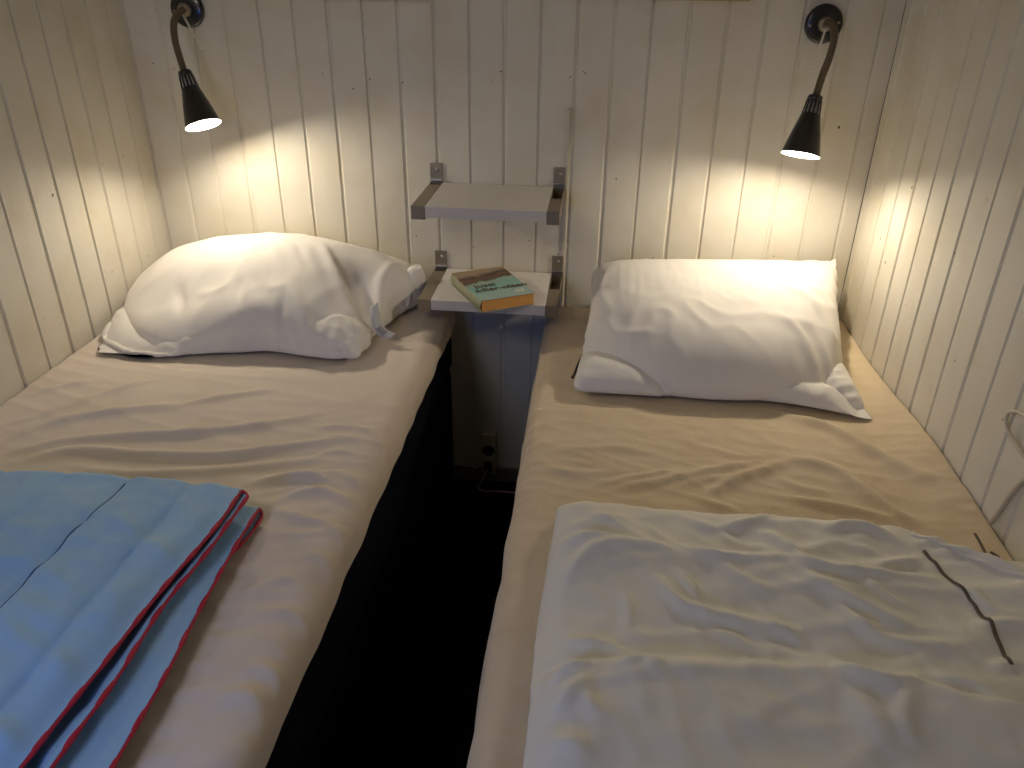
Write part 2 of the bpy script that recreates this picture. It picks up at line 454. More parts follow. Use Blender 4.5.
CD = [
    (0.011, 0.01, [(0.094, -1.151), (0.137, -1.18), (0.179, -1.213), (0.201, -1.233)]),
    (0.008, 0.006, [(0.119, -1.148), (0.168, -1.181), (0.202, -1.219)]),
    (0.009, 0.008, [(0.192, -1.174), (0.237, -1.22), (0.287, -1.236), (0.355, -1.237), (0.401, -1.227)]),
    (0.011, 0.01, [(0.038, -1.244), (0.078, -1.224), (0.125, -1.22), (0.178, -1.227)]),
    (0.012, 0.009, [(0.05, -1.348), (0.075, -1.288), (0.114, -1.248), (0.178, -1.231), (0.264, -1.239)]),
    (0.012, 0.012, [(0.187, -1.295), (0.213, -1.32), (0.233, -1.349), (0.273, -1.366), (0.314, -1.372), (0.372, -1.383)]),
    (0.009, 0.007, [(0.232, -1.286), (0.251, -1.316), (0.264, -1.353)]),
    (0.009, 0.007, [(0.297, -1.252), (0.336, -1.289), (0.375, -1.316)]),
    (0.009, 0.008, [(0.056, -1.417), (0.08, -1.439), (0.121, -1.447), (0.155, -1.459)]),
    (0.007, 0.006, [(0.121, -1.44), (0.141, -1.455), (0.165, -1.461)]),
    (0.006, 0.006, [(0.142, -1.333), (0.155, -1.358), (0.156, -1.416)]),
    (0.008, 0.007, [(0.276, -1.388), (0.308, -1.411), (0.362, -1.438)]),
    (0.006, 0.007, [(0.14, -1.49), (0.17, -1.474), (0.204, -1.466)]),
    (0.006, 0.006, [(0.176, -1.498), (0.189, -1.478), (0.203, -1.488)]),
    (0.009, 0.008, [(0.041, -1.531), (0.064, -1.505), (0.106, -1.487)]),
    (0.01, 0.008, [(0.045, -1.581), (0.075, -1.545), (0.102, -1.512)]),
    (0.012, 0.008, [(0.047, -1.612), (0.078, -1.614), (0.109, -1.63)]),
    (0.008, 0.006, [(0.098, -1.525), (0.103, -1.558), (0.126, -1.577)]),
    (0.01, 0.008, [(0.267, -1.14), (0.32, -1.158), (0.426, -1.094)]),
    (0.007, 0.005, [(0.291, -1.147), (0.339, -1.194), (0.395, -1.205)]),
]
CE = [
    (0.011, 0.01, [(0.382, -1.154), (0.41, -1.188), (0.439, -1.236), (0.472, -1.252)]),
    (0.01, 0.01, [(0.368, -1.24), (0.413, -1.23), (0.472, -1.252), (0.526, -1.25), (0.59, -1.246), (0.65, -1.239)]),
    (0.012, 0.011, [(0.422, -1.266), (0.47, -1.307), (0.516, -1.341), (0.561, -1.366)]),
    (0.01, 0.009, [(0.458, -1.312), (0.481, -1.359), (0.506, -1.39), (0.546, -1.398), (0.605, -1.391)]),
    (0.01, 0.007, [(0.345, -1.375), (0.374, -1.382), (0.405, -1.414)]),
    (0.012, 0.009, [(0.34, -1.409), (0.383, -1.43), (0.435, -1.448), (0.481, -1.478), (0.549, -1.458)]),
    (0.012, 0.01, [(0.549, -1.458), (0.598, -1.47), (0.65, -1.507)]),
    (0.01, 0.009, [(0.487, -1.141), (0.532, -1.122), (0.577, -1.126), (0.617, -1.162)]),
    (0.008, 0.006, [(0.507, -1.176), (0.56, -1.187), (0.588, -1.217)]),
    (0.009, 0.008, [(0.544, -1.223), (0.591, -1.209), (0.636, -1.186)]),
    (0.008, 0.007, [(0.631, -1.152), (0.691, -1.14), (0.734, -1.17)]),
    (0.009, 0.008, [(0.656, -1.175), (0.712, -1.173), (0.741, -1.207), (0.761, -1.253)]),
    (0.009, 0.007, [(0.669, -1.256), (0.69, -1.306), (0.731, -1.322)]),
    (0.009, 0.008, [(0.66, -1.344), (0.697, -1.337), (0.723, -1.34)]),
    (0.009, 0.007, [(0.64, -1.43), (0.674, -1.414), (0.689, -1.418)]),
    (0.008, 0.006, [(0.521, -1.266), (0.542, -1.302), (0.571, -1.32)]),
    (0.016, 0.008, [(0.434, -1.489), (0.449, -1.531), (0.463, -1.569)]),
    (0.014, 0.007, [(0.516, -1.479), (0.491, -1.531), (0.493, -1.575)]),
]

def folds(x, y, lines, k=1.0):
    h = 0 * x
    for w, am, pts in lines:
        h = np.maximum(h, crease(x, y, pts, w, am * k)) + .25 * crease(x, y, pts, w, am * k)
    return h
def wrinkL(x, y):
    q = sstep(-.62, -.45, x)
    h = folds(x, y, CL, 1.0) + folds(x, y, CL2, .75)
    yy = y + .05 * np.sin((x + 1.2) * 3.2)
    h += .0035 * ridge(N3, x * 1.5 + 9, yy * 13 + x * 1.2, 2) * sstep(-.45, -.65, y)
    h += .0035 * q * ridge(N4, (y - x * .5) * 22, (x + y) * 4, 1.6) * sstep(-.6, -.9, y)
    h += .005 * N1(x * 3, y * 3) + .0012 * N3(x * 18, y * 18)
    h += .008 * sstep(-.34, -.1, y) * q * ridge(N2, x * 18 + y * 4, y * 4, 1.4)
    return h
def wrinkR(x, y):
    h = folds(x, y, CR, 1.05) + .005 * N1(x * 3 + 5, y * 3) + .0016 * N3(x * 20, y * 20)
    m = np.exp(-((y + .9) / .16) ** 2)
    h += .0035 * m * ridge(N2, (x * .6 + y * 1.4) * 14, (x - y) * 4, 1.8)
    h += .002 * ridge(N4, x * 5, y * 16, 2) * sstep(-.5, -.7, y)
    h += .030 * sstep(.68, .80, x) * sstep(-.3, -.8, y)
    return h
make_sheet('fitted_sheet', 'wrinkled pale beige sheet on the left bed with the blue quilt', LX0 - .045, LX1, .0, .048, wrinkL, M['sheetL'], r=.05)
def flareR(B, dr): return np.minimum(dr, .2) * (.10 + .10 * N3(B * 4, 0 * B + .3))
make_sheet('fitted_sheet', 'cream terry sheet on the right bed under the white duvet', RX0, RX1 + .045, .19, .0, wrinkR, M['sheetR'], r=.05, flare=flareR)

# ------------------------------------------------------------------ pillows
def make_pillow(label, front, back, left, right, WX, WY, n, m, th, press, bedz, post=None, ceil=None, xlim=None, pinst=.25, bend=.1, steps=170, seed=3, pre=None):
    pins = coons(front, back, left, right, n, m)
    u = np.linspace(0, 1, n)[:, None]; v = np.linspace(0, 1, m)[None]
    bulge = (np.clip(4 * u * (1 - u), 0, 1) * np.clip(4 * v * (1 - v), 0, 1)) ** .45
    nz = Noise(seed)
    jit = .006 * nz(u * 9 + 0 * v, v * 7 + 0 * u)
    top = pins.copy(); bot = pins.copy()
    top[..., 2] += th * bulge + jit * bulge; bot[..., 2] -= .02 * bulge
    if pre is not None: top[..., 2] += pre(top[..., 0], top[..., 1]) * bulge
    Wt = np.ones((n, m)); fs_ = spline(front, 40); fx, fy = fs_[:, 0], fs_[:, 1]
    def col(S, q):
        S[..., 2] = np.maximum(S[..., 2], bedz(S[..., 0], S[..., 1]))
        S[..., 1] = np.minimum(S[..., 1], -.012)
        S[..., 1] = np.maximum(S[..., 1], np.interp(S[..., 0], fx, fy) - .006 + .5 * np.maximum(0, S[..., 2] - TOP - .075))
        if xlim is not None:
            a, b = xlim(S[..., 1]); S[..., 0] = np.clip(S[..., 0], a, b)
        if ceil is not None and q == 0: S[..., 2] = np.minimum(S[..., 2], ceil(S[..., 0], S[..., 1]))
        S[..., 0] = np.clip(S[..., 0], XL + .01, XR - .01)
    for S in (top, bot): col(S, 0)
    simulate([top, bot], Wt, WX / (n - 1), WY / (m - 1), steps, 5, 3.5, press, col, pins, pinst, bend)
    if post is not None:
        nr = grid_normals(top); hgt = post(top[..., 0], top[..., 1], u + 0 * v, v + 0 * u)
        hgt[0] = hgt[-1] = 0; hgt[:, 0] = hgt[:, -1] = 0
        top += nr * hgt[..., None]
    top[..., 2] = np.maximum(top[..., 2], TOP + .011); bot[..., 2] = np.maximum(bot[..., 2], TOP + .010)
    t = thing('pillow', label, 'pillow', (float(pins[..., 0].mean()), float(pins[..., 1].mean()), TOP), 'pillows on the beds')
    loc = np.array(t.location)
    from_bm('pillowcase', pillow_mesh(top - loc, bot - loc), M['pillow'], t, True, 1)
    return t, top

bz = lambda x, y: TOP + .012 + 0 * x
Zb = TOP + .02
def gather(u, v, seed, amp, reach=.16, freq=26, sides='flrb'):
    """short wrinkles running in from the seams"""
    nz = Noise(seed); h = 0 * u
    for k, (d, a) in {'f': (v, u), 'b': (1 - v, u), 'l': (u, v), 'r': (1 - u, v)}.items():
        if k in sides:
            h = h + amp * ridge(nz, a * freq + d * 5, d * 3 + ord(k), 1.6) * np.exp(-(d / reach) ** 2)
    return h
def ceilR(x, y):
    # tops out along the back edge, falls gently to a shoulder, then the front face drops
    back = np.interp(x, [.05, .12, .42, .74], [.765, .79, .815, .83]) + ZO
    front = np.interp(x, [.04, .12, .3, .5, .64, .72], [.735, .765, .762, .758, .745, .70]) + ZO
    t = np.clip((-.1 - y) / .40, 0, 1)
    return back * (1 - t) + front * t + .012 * np.sin(PI * t) + .006 * N2(x * 6, y * 6) - .10 * np.clip((-.5 - y) / .12, 0, 1) ** 2
def postR(x, y, u, v):
    h = gather(u, v, 31, .007, .10, 24, 'lr') + gather(u, v, 33, .003, .10, 14, 'f') + gather(u, v, 34, .0015, .05, 18, 'b')
    sh = np.exp(-((y + .46 + .03 * N1(x * 12, 0 * x)) / .09) ** 2)
    h = h + .005 * sh * ridge(N2, x * 15 + y * 4, y * 9, 1.5)
    h = h + .0016 * sstep(.3, .05, np.abs(u - .3)) * ridge(N4, x * 40, y * 3.5, 1.4)
    h = h + .005 * ridge(N3, (x - y) * 9 + 2, (x + y) * 5, 1.8) * sstep(.6, .85, u)
    for poly, w, am in [([(.55, -.30), (.62, -.36), (.66, -.46)], .010, .010), ([(.60, -.28), (.67, -.33), (.69, -.42)], .010, .009), ([(.52, -.42), (.58, -.50), (.62, -.58)], .011, .009),
                        ([(.60, -.44), (.64, -.52), (.67, -.6)], .009, .008), ([(.12, -.2), (.1, -.32), (.13, -.42)], .012, .007), ([(.10, -.46), (.16, -.5), (.24, -.52)], .010, .006)]:
        h = h + crease(x, y, poly, w, am)
    return h * sstep(0, .04, np.minimum(np.minimum(u, 1 - u), np.minimum(v, 1 - v)))
tR, topR = make_pillow('plump white pillow in lamp light on the right bed',
    front=[(.050, -.62, Zb), (.15, -.635, Zb + .006), (.35, -.615, Zb + .008), (.55, -.62, Zb + .008), (.715, -.665, Zb)],
    back=[(.085, -.10, .755 + ZO), (.2, -.09, .775 + ZO), (.42, -.07, .792 + ZO), (.6, -.06, .797 + ZO), (.75, -.06, .805 + ZO)],
    left=[(.050, -.61, Zb + .01), (.062, -.5, Zb + .03), (.085, -.3, .70 + ZO), (.085, -.10, .755 + ZO)],
    right=[(.715, -.66, Zb), (.70, -.5, Zb + .03), (.695, -.3, .71 + ZO), (.75, -.06, .805 + ZO)],
    WX=.71, WY=.64, n=104, m=92, th=.11, press=lambda t: 7, bedz=bz, pinst=.3, bend=.04, steps=150, seed=5, xlim=lambda y: (np.interp(y, [-.62, -.5, -.3, -.1], [.045, .058, .082, .078]), np.interp(y, [-.66, -.56, -.45, -.3, -.06], [.72, .705, .70, .70, .75])), ceil=ceilR, post=postR)

def ceilL(x, y):
    back = np.interp(x, [-1.24, -1.19, -1.105, -1.04, -.975, -.88, -.78, -.70, -.62, -.55, -.466, -.40], [.68, .72, .80, .83, .85, .862, .864, .858, .842, .824, .788, .75]) + ZO
    front = np.interp(x, [-1.2, -1.13, -1.035, -.93, -.84, -.76, -.68, -.62, -.57, -.50, -.45], [.64, .675, .70, .728, .762, .752, .780, .762, .732, .69, .66]) + ZO
    t = np.clip((-.20 - y) / .25, 0, 1); t = t * t * (3 - 2 * t)
    z = back * (1 - t) + front * t - .09 * np.clip((-.43 - y) / .12, 0, 1) ** 2
    # the empty right end of the case sinks into a hollow
    z = z - .075 * np.exp(-((x + .535 + .25 * (y + .28)) / .075) ** 2 - ((y + .30) / .12) ** 2)
    return z + .006 * N4(x * 7, y * 7)
def postL(x, y, u, v):
    h = gather(u, v, 41, .007, .10, 22, 'fl') + gather(u, v, 43, .010, .14, 26, 'r')
    for poly, w, am in [([(-.70, -.40), (-.655, -.46), (-.60, -.52), (-.55, -.54)], .014, .014), ([(-.675, -.20), (-.62, -.29), (-.56, -.38), (-.50, -.45)], .014, .016),
                        ([(-.84, -.38), (-.825, -.43), (-.815, -.49)], .012, -.012), ([(-.80, -.34), (-.745, -.42), (-.70, -.40)], .014, .008),
                        ([(-.95, -.40), (-.90, -.42), (-.85, -.40)], .014, .008), ([(-1.03, -.36), (-.99, -.42), (-.97, -.48)], .012, -.010),
                        ([(-.86, -.26), (-.82, -.32), (-.79, -.38)], .010, .008), ([(-.80, -.24), (-.76, -.31), (-.72, -.37)], .010, .008), ([(-.74, -.22), (-.70, -.29), (-.66, -.35)], .009, -.007),
                        ([(-.57, -.27), (-.545, -.33), (-.53, -.39)], .010, .010), ([(-.48, -.15), (-.50, -.24), (-.49, -.32)], .010, .009), ([(-.66, -.18), (-.58, -.15), (-.5, -.14)], .014, .010),
                        ([(-.70, -.44), (-.69, -.50), (-.64, -.54)], .008, -.008), ([(-.52, -.47), (-.545, -.44), (-.58, -.455)], .008, .009)]:
        h = h + crease(x, y, poly, w, am)
    h = h + .004 * ridge(N3, (x - .6 * y) * 8, (x + y) * 3, 1.7)
    return h * sstep(0, .04, np.minimum(np.minimum(u, 1 - u), np.minimum(v, 1 - v)))
tL, topL = make_pillow('rumpled white pillow on the left bed with a care tag sticking out',
    front=[(-1.17, -.56, Zb), (-1.02, -.565, Zb + .005), (-.88, -.53, Zb + .008), (-.74, -.495, Zb + .008), (-.62, -.52, Zb + .005), (-.52, -.51, Zb)],
    back=[(-1.20, -.08, Zb + .05), (-1.0, -.04, Zb + .11), (-.8, -.04, Zb + .13), (-.6, -.05, .745 + ZO), (-.405, -.12, .735 + ZO)],
    left=[(-1.16, -.55, Zb), (-1.2, -.4, Zb + .01), (-1.21, -.22, Zb + .02), (-1.20, -.08, Zb + .05)],
    right=[(-.52, -.50, Zb + .01), (-.50, -.40, Zb + .03), (-.48, -.28, .695 + ZO), (-.405, -.12, .735 + ZO)],
    WX=.87, WY=.69, n=112, m=96, th=.17, press=lambda t: 11., bedz=bz, pinst=.3, bend=.04, steps=150, seed=11, xlim=lambda y: (XL + .01 + 0 * y, np.interp(y, [-.52, -.42, -.34, -.25, -.17, -.12], [-.50, -.492, -.485, -.465, -.43, -.402])), ceil=ceilL, post=postL)

# care tag hanging out of the left pillow, dark zip pull beside the right one
def ribbon(bm, pts, wvec, th, n=16, mi=0):
    pts = spline(pts, n); w = np.array(wvec, float)
    for sgn in (1,):
        X = np.stack([pts - w / 2, pts + w / 2], 1)
        nr = grid_normals(X); Y = X - nr * th
        a = grid_faces(bm, X, mi=mi); b = grid_faces(bm, Y, True, mi=mi)
        for i in range(n - 1):
            bm.faces.new((a[i][0], b[i][0], b[i + 1][0], a[i + 1][0])); bm.faces.new((a[i + 1][1], b[i + 1][1], b[i][1], a[i][1]))
        bm.faces.new((a[0][1], b[0][1], b[0][0], a[0][0])); bm.faces.new((a[-1][0], b[-1][0], b[-1][1], a[-1][1]))
lo = Vector(tL.location)
off = lambda pts, l: [tuple(Vector(p) - l) for p in pts]
bm = bmesh.new(); ribbon(bm, off([(-.487, -.372, .716 + ZO), (-.482, -.388, .690 + ZO), (-.476, -.392, .664 + ZO), (-.462, -.392, .646 + ZO), (-.440, -.388, .634 + ZO)], lo), (.020, .014, .012), .0008)
tg = from_bm('care_tag', bm, M['tag'], tL, True, label='printed fabric care tag')
bm = bmesh.new()
for k in range(5):
    q = Vector((-.474, -.3935, .6605 + ZO)) + Vector((.0045, 0, -.0050)) * k * .8 - lo
    ribbon(bm, [tuple(q), tuple(q + Vector((.002, -.0015, 0)))], (.013, .009, .008), .0004, n=2)
from_bm('tag_print', bm, M['print'], tg)
lo = Vector(tR.location)
bm = bmesh.new(); tube(bm, off([(.064, -.47, Zb + .018), (.056, -.50, Zb + .008), (.049, -.53, Zb - .002), (.044, -.55, Zb - .004)], lo), .0035, 8)
from_bm('zip_pull', bm, M['lampblack'], tR, True, label='black zip end')

# ------------------------------------------------------------------ white duvet on the right bed
def duvet():
    n, m = 112, 128
    # outline on the bed; v runs from the foot (0) to the head (1)
    front = [(.03, -2.1, TOP + .03), (.4, -2.1, TOP + .03), (.80, -2.1, TOP + .03)]
    back = [(.045, -1.09, TOP + .014), (.12, -1.060, TOP + .016), (.29, -1.072, TOP + .018), (.43, -1.08, TOP + .018), (.58, -1.085, TOP + .018), (.66, -1.13, TOP + .02), (.79, -1.17, TOP + .035)]
    left = [(.03, -2.1, TOP + .03), (.034, -1.65, TOP + .02), (.024, -1.45, TOP + .02), (.022, -1.27, TOP + .014), (.045, -1.09, TOP + .014)]
    right = [(.80, -2.1, TOP + .03), (.797, -1.6, TOP + .035), (.796, -1.4, TOP + .035), (.79, -1.17, TOP + .035)]
    pins = coons(front, back, left, right, n, m)
    u = np.linspace(0, 1, n)[:, None] + np.zeros((1, m)); v = np.linspace(0, 1, m)[None] + np.zeros((n, 1))
    RD = spline([(-.05, -1.53), (.035, -1.51), (.09, -1.492), (.24, -1.469), (.383, -1.456), (.463, -1.468), (.539, -1.481), (.645, -1.514), (.82, -1.57)], 60)
    def H(x, y):
        yb = -1.078 - .09 * sstep(.6, .78, x)
        rnd = lambda t: np.sqrt(np.clip(1 - (1 - np.clip(t, 0, 1)) ** 2, 0, 1))
        e = rnd((x - .026) / .07) * rnd((yb - y) / .06)
        lump = .046 + .012 * N1(x * 4 + 2, y * 4)
        t = np.interp(x, RD[:, 0], RD[:, 1]) - y
        lump = lump + .020 * sstep(-.022, .006, t) * np.exp(-np.maximum(t, 0) / .25)
        t = -1.225 - .05 * (x - .05) - y
        lump = lump + .010 * sstep(-.03, .01, t) * np.exp(-np.maximum(t, 0) / .12)
        lump = lump + .005 * ridge(N3, (y - .3 * x) * 12 + 4, x * 2.6, 2.0)
        return TOP + .012 + lump * e + .012 * sstep(.68, .80, x)
    X = pins.copy(); X[..., 2] = H(X[..., 0], X[..., 1]) + .01 + .004 * N4(u * 22, v * 22)
    def col(S, q):
        h = H(S[..., 0], S[..., 1]); S[..., 2] = np.clip(S[..., 2], h, h + .035)
        S[..., 0] = np.minimum(S[..., 0], XR - .008)
    Wt = np.ones((n, m))
    simulate([X], Wt, .80 * 1.0 / (n - 1), 1.045 / (m - 1), 110, 4, 3.0, 0, col, pins, .5, .22)
    x, y = X[..., 0].copy(), X[..., 1].copy()
    e = sstep(.0, .04, x - .03)
    X[..., 2] += (folds(x, y, CD, 1.15) + folds(x, y, CE, 1.15) + .002 * N2(x * 22, y * 22) + .003 * ridge(N4, (x + y) * 16, (x - y) * 7, 1.6)) * e
    return X
Xd = duvet()
tD = thing('duvet', 'crumpled white duvet folded over the lower right bed', 'duvet', (.4, -1.6, TOP))
loc = np.array(tD.location)
def shell_down(X, zlow):
    """close a draped sheet downwards to a soft underside"""
    bm = bmesh.new(); a = grid_faces(bm, X)
    Y = X.copy(); n, m = X.shape[:2]
    Y[..., 2] = np.minimum(X[..., 2] - .012, zlow)
    b = grid_faces(bm, Y, True)
    for i in range(n - 1):
        bm.faces.new((a[i][0], b[i][0], b[i + 1][0], a[i + 1][0])).smooth = True; bm.faces.new((a[i + 1][-1], b[i + 1][-1], b[i][-1], a[i][-1])).smooth = True
    for j in range(m - 1):
        bm.faces.new((a[0][j + 1], b[0][j + 1], b[0][j], a[0][j])).smooth = True; bm.faces.new((a[-1][j], b[-1][j], b[-1][j + 1], a[-1][j + 1])).smooth = True
    return bm
from_bm('duvet_cover', shell_down(Xd - loc, .004 + .032 * sstep(.66, .79, Xd[..., 0])), M['duvet'], tD, True, 1)
def on_surface(X, pts, lift):
    F = X.reshape(-1, 3); out = []
    for x, y in spline(pts, 26):
        d = (F[:, 0] - x) ** 2 + (F[:, 1] - y) ** 2; k = np.argsort(d)[:4]
        out.append((x, y, F[k, 2].mean() + lift))
    return out
for pts, lab in [([(.642, -1.17), (.652, -1.23), (.668, -1.29), (.672, -1.35), (.668, -1.42)], 'grey-brown woven tie tape'),
                 ]:
    bm = bmesh.new(); tube(bm, [tuple(np.array(p) - loc) for p in on_surface(Xd, pts, .0015)], .0032 if lab else .0024, 8, n=40, flat=.6)
    from_bm('tie_tape', bm, M['darkcord'], tD, True, label=lab)

for pts in ([(.752, -1.10, TOP + .046), (.750, -1.125, TOP + .047), (.745, -1.160, TOP + .050)], [(.757, -1.150, TOP + .048), (.762, -1.165, TOP + .050), (.757, -1.185, TOP + .052)]):
    bm = bmesh.new(); tube(bm, [tuple(np.array(p) - loc) for p in pts], .0028, 8, n=20, flat=.6)
    from_bm('loose_tape_end', bm, M['darkcord'], tD, True, label='short dark tape end at the duvet corner')

# ------------------------------------------------------------------ blue quilt, folded in four layers on the left bed
def quilt():
    t = thing('quilt', 'pale blue quilt with red piping folded on the left bed', 'quilt', (-.85, -1.6, TOP))
    loc = np.array(t.location)
    x0 = XL + .012
    pairs = [dict(zt=.076, zb=.060, yh=-1.165, xr=lambda y: -.515 - .03 * sstep(-1.2, -1.7, y) + .006 * N1(y * 6, 0 * y), xr2=lambda y: -.503 - .016 * sstep(-1.2, -1.5, y) + .006 * N2(y * 6, 0 * y)),
             dict(zt=.036, zb=.013, yh=-1.155, xr=lambda y: -.492 + .024 * sstep(-1.2, -1.7, y) + .005 * N3(y * 6, 0 * y), xr2=lambda y: -.488 - .03 * sstep(-1.2, -1.35, y))]
    for pi, p in enumerate(pairs):
        zc = (p['zt'] + p['zb']) / 2; rr = (p['zt'] - p['zb']) / 2
        # path along y: foot -> head on top, round the fold, back to the foot underneath
        pa = []
        yf = -2.05; L = p['yh'] - rr
        ys = np.linspace(yf, L, 90)
        for y in ys: pa.append((y, zc + rr, 0, 1, 0))
        for k in range(1, 10):
            a = PI * k / 10; pa.append((L + rr * math.sin(a), zc + rr * math.cos(a), math.sin(a), math.cos(a), k / 10))
        for y in ys[::-1]: pa.append((y, zc - rr, 0, -1, 1))
        pa = np.array(pa); n = 130
        tt = np.linspace(0, 1, n) ** .9
        Y = pa[:, 0][:, None] + 0 * tt[None]
        xr = (p['xr'](pa[:, 0]) * (1 - pa[:, 4]) + p['xr2'](pa[:, 0]) * pa[:, 4])[:, None]
        X = x0 + (xr - x0) * tt[None]
        Z = pa[:, 1][:, None] + 0 * tt[None]
        Nn = np.stack([0 * X, pa[:, 2][:, None] + 0 * X, pa[:, 3][:, None] + 0 * X], 2)
        # stitched channels running along the bed, puffed between them
        ch = .118; f = ((X - (-.722) - .02 * (Y + 1.2)) / ch); f = np.abs(f - np.round(f)) * 2
        puff = .014 * (1 - (1 - f) ** 4) 
        wr = .006 * N1(X * 10, Y * 5) + .007 * ridge(N2, X * 5 + Y * 2.5, Y * 9 + X * 3, 2) + .004 * ridge(N1, X * 9 - Y * 3, Y * 16 + X * 5, 2) + .003 * N3(X * 26, Y * 14) + .006 * N4(X * 3.5, Y * 3)
        head = np.exp(-((Y - p['yh']) / .1) ** 2)
        sag = -.010 * sstep(.25, 0, tt)[None] * 0
        edge = np.exp(-((tt[None] - 1) * (xr - x0) / .022) ** 2)
        h = (puff + wr) * (1 - .92 * edge) * (1 - .6 * head)
        S = np.stack([X, Y, Z], 2) + Nn * (h * (1 if pi == 0 else .35))[..., None]
        # rippling head fold
        S[..., 1] += pa[:, 4][:, None] * 0 + .006 * N2(X * 5, 0 * X) * head
        S[..., 2] += TOP
        if pi == 0:   # a little droop near the head-end left side
            S[..., 2] += .004 * N3(X * 3, Y * 2)
        S[..., 2] = np.maximum(S[..., 2], TOP + .010)
        bm = bmesh.new()
        # thickness inwards of the fold
        th = .007
        In = S - Nn * th
        a = grid_faces(bm, (S - loc), True); b = grid_faces(bm, (In - loc), False)
        q = S.shape[0]
        for i in range(q - 1):
            for jj, fl in ((0, 1), (-1, 0)):
                vs = (a[i][jj], b[i][jj], b[i + 1][jj], a[i + 1][jj]); bm.faces.new(vs if fl else vs[::-1]).smooth = True
        o = from_bm('folded_layer', bm, M['quilt'], t, True, 1)
        mid = (S[:, -1] + In[:, -1]) / 2 - loc
        pts = mid[::3]
        bm = bmesh.new(); tube(bm, [tuple(x) for x in pts], lambda s: .0036 + .0006 * math.sin(s * 160), 10, n=220)
        from_bm('piping', bm, M['piping'], o, True, label='red piping along the folded edge')
        if pi == 0:
            # one seam reads as a dark stitched line
            for xc, rad in ((-.722, .0016),):
                j = int(np.argmin(abs(S[40, :, 0] - xc)))
                pts = []
                for i in range(4, 90, 2):
                    xs = xc + .02 * (S[i, 0, 1] + 1.2); jj = int(np.argmin(abs(S[i, :, 0] - xs))); pts.append(tuple(S[i, jj] - loc + np.array((0, 0, .0002))))
                bm = bmesh.new(); tube(bm, pts, rad, 6, n=150); from_bm('quilting_seam', bm, M['stitch'], o, True, label='dark quilting seam')
quilt()

# ------------------------------------------------------------------ shelves
def make_shelf(z, xl, xr, label):
    """z = upper face of the board"""
    t = thing('wall_shelf', label, 'shelf', ((xl + xr) / 2, 0, z), 'white shelves on steel brackets')
    hw = (xr - xl) / 2
    bm = bmesh.new(); box(bm, -hw, hw, -.263, -.003, -.030, 0, .0015); from_bm('shelf_board', bm, M['board'], t)
    for s in (-1, 1):
        bw = .036; a, b = (-hw - bw, -hw - .0005) if s < 0 else (hw + .0005, hw + .033)
        mid = (a + b) / 2
        bm = bmesh.new()
        box(bm, a, b, -.004, -.0005, -.035, .054, .0005)              # plate on the wall
        box(bm, a, b, -.262, -.004, -.035, -.032)                     # floor of the channel
        box(bm, a, b, -.264, -.261, -.035, 0.001, .0004)              # front face
        if s < 0: box(bm, a, b, -.262, -.030, -.004, -.0005, .0004)   # strip lying over the arm
        else: box(bm, a, b, -.262, -.135, -.004, -.0005, .0004)
        box(bm, a, a + .0015, -.262, -.004, -.035, -.001)
        box(bm, b - .0015, b, -.262, -.004, -.035, -.001)
        br = from_bm('bracket', bm, M['steel'], t)
        bm = bmesh.new(); box(bm, a, b, -.012, -.0042, .006, .0105, .0005); from_bm('lip', bm, M['screw'], br, label='bright folded lip')
        bm = bmesh.new(); lathe(bm, (mid + .003, -.004, .037), (0, -1, 0), [(0, .0045), (.0015, .0042), (.0025, .002)], 14)
        from_bm('screw', bm, M['screw'], br)
make_shelf(.952 + ZO, -.366, -.048, 'empty white shelf on steel brackets, the upper of two')
make_shelf(.693 + ZO, -.360, -.044, 'lower white shelf with the paperback lying on it')

# ------------------------------------------------------------------ book
def cover_mat():
    m = bpy.data.materials.new('book_cover'); m.use_nodes = True
    n = m.node_tree.nodes; l = m.node_tree.links; b = n['Principled BSDF']; b.inputs['Roughness'].default_value = .35
    tc = n.new('ShaderNodeTexCoord'); sp = n.new('ShaderNodeSeparateXYZ'); l.new(tc.outputs['Object'], sp.inputs[0])
    no = n.new('ShaderNodeTexNoise'); no.inputs['Scale'].default_value = 28; no.inputs['Detail'].default_value = 5
    l.new(tc.outputs['Object'], no.inputs['Vector'])
    a = n.new('ShaderNodeMath'); a.operation = 'MULTIPLY_ADD'; a.inputs[1].default_value = .05; l.new(no.outputs['Fac'], a.inputs[0]); l.new(sp.outputs['Y'], a.inputs[2])
    a2 = n.new('ShaderNodeMath'); a2.operation = 'MULTIPLY_ADD'; a2.inputs[1].default_value = -.22; l.new(sp.outputs['X'], a2.inputs[0]); l.new(a.outputs[0], a2.inputs[2])
    r = n.new('ShaderNodeValToRGB'); mr = n.new('ShaderNodeMapRange')
    mr.inputs['From Min'].default_value = -.114; mr.inputs['From Max'].default_value = .15; l.new(a2.outputs[0], mr.inputs['Value']); l.new(mr.outputs[0], r.inputs['Fac'])
    e = r.color_ramp.elements
    e[0].position = 0; e[0].color = srgb(168, 186, 178); e[1].position = 1; e[1].color = srgb(150, 128, 100)
    for pos, c in ((.3, srgb(150, 182, 170)), (.46, srgb(120, 176, 164)), (.575, srgb(152, 172, 152)), (.62, srgb(66, 50, 38)), (.70, srgb(120, 86, 58)), (.76, srgb(58, 42, 32)), (.86, srgb(160, 138, 110))):
        x = e.new(pos); x.color = c
    l.new(r.outputs[0], b.inputs['Base Color'])
    return m
bk = thing('book', 'thick teal paperback with orange page edges lying on the lower shelf', 'book', (-.198, -.198, .693 + ZO + .0005))
bk.rotation_euler = (0, 0, math.radians(30))
W, L, T = .158, .228, .034
cm = cover_mat()
bm = bmesh.new(); box(bm, -W / 2 + .004, W / 2 - .003, -L / 2 + .003, L / 2 - .003, .0012, T - .0012); from_bm('pages', bm, M['pages'], bk)
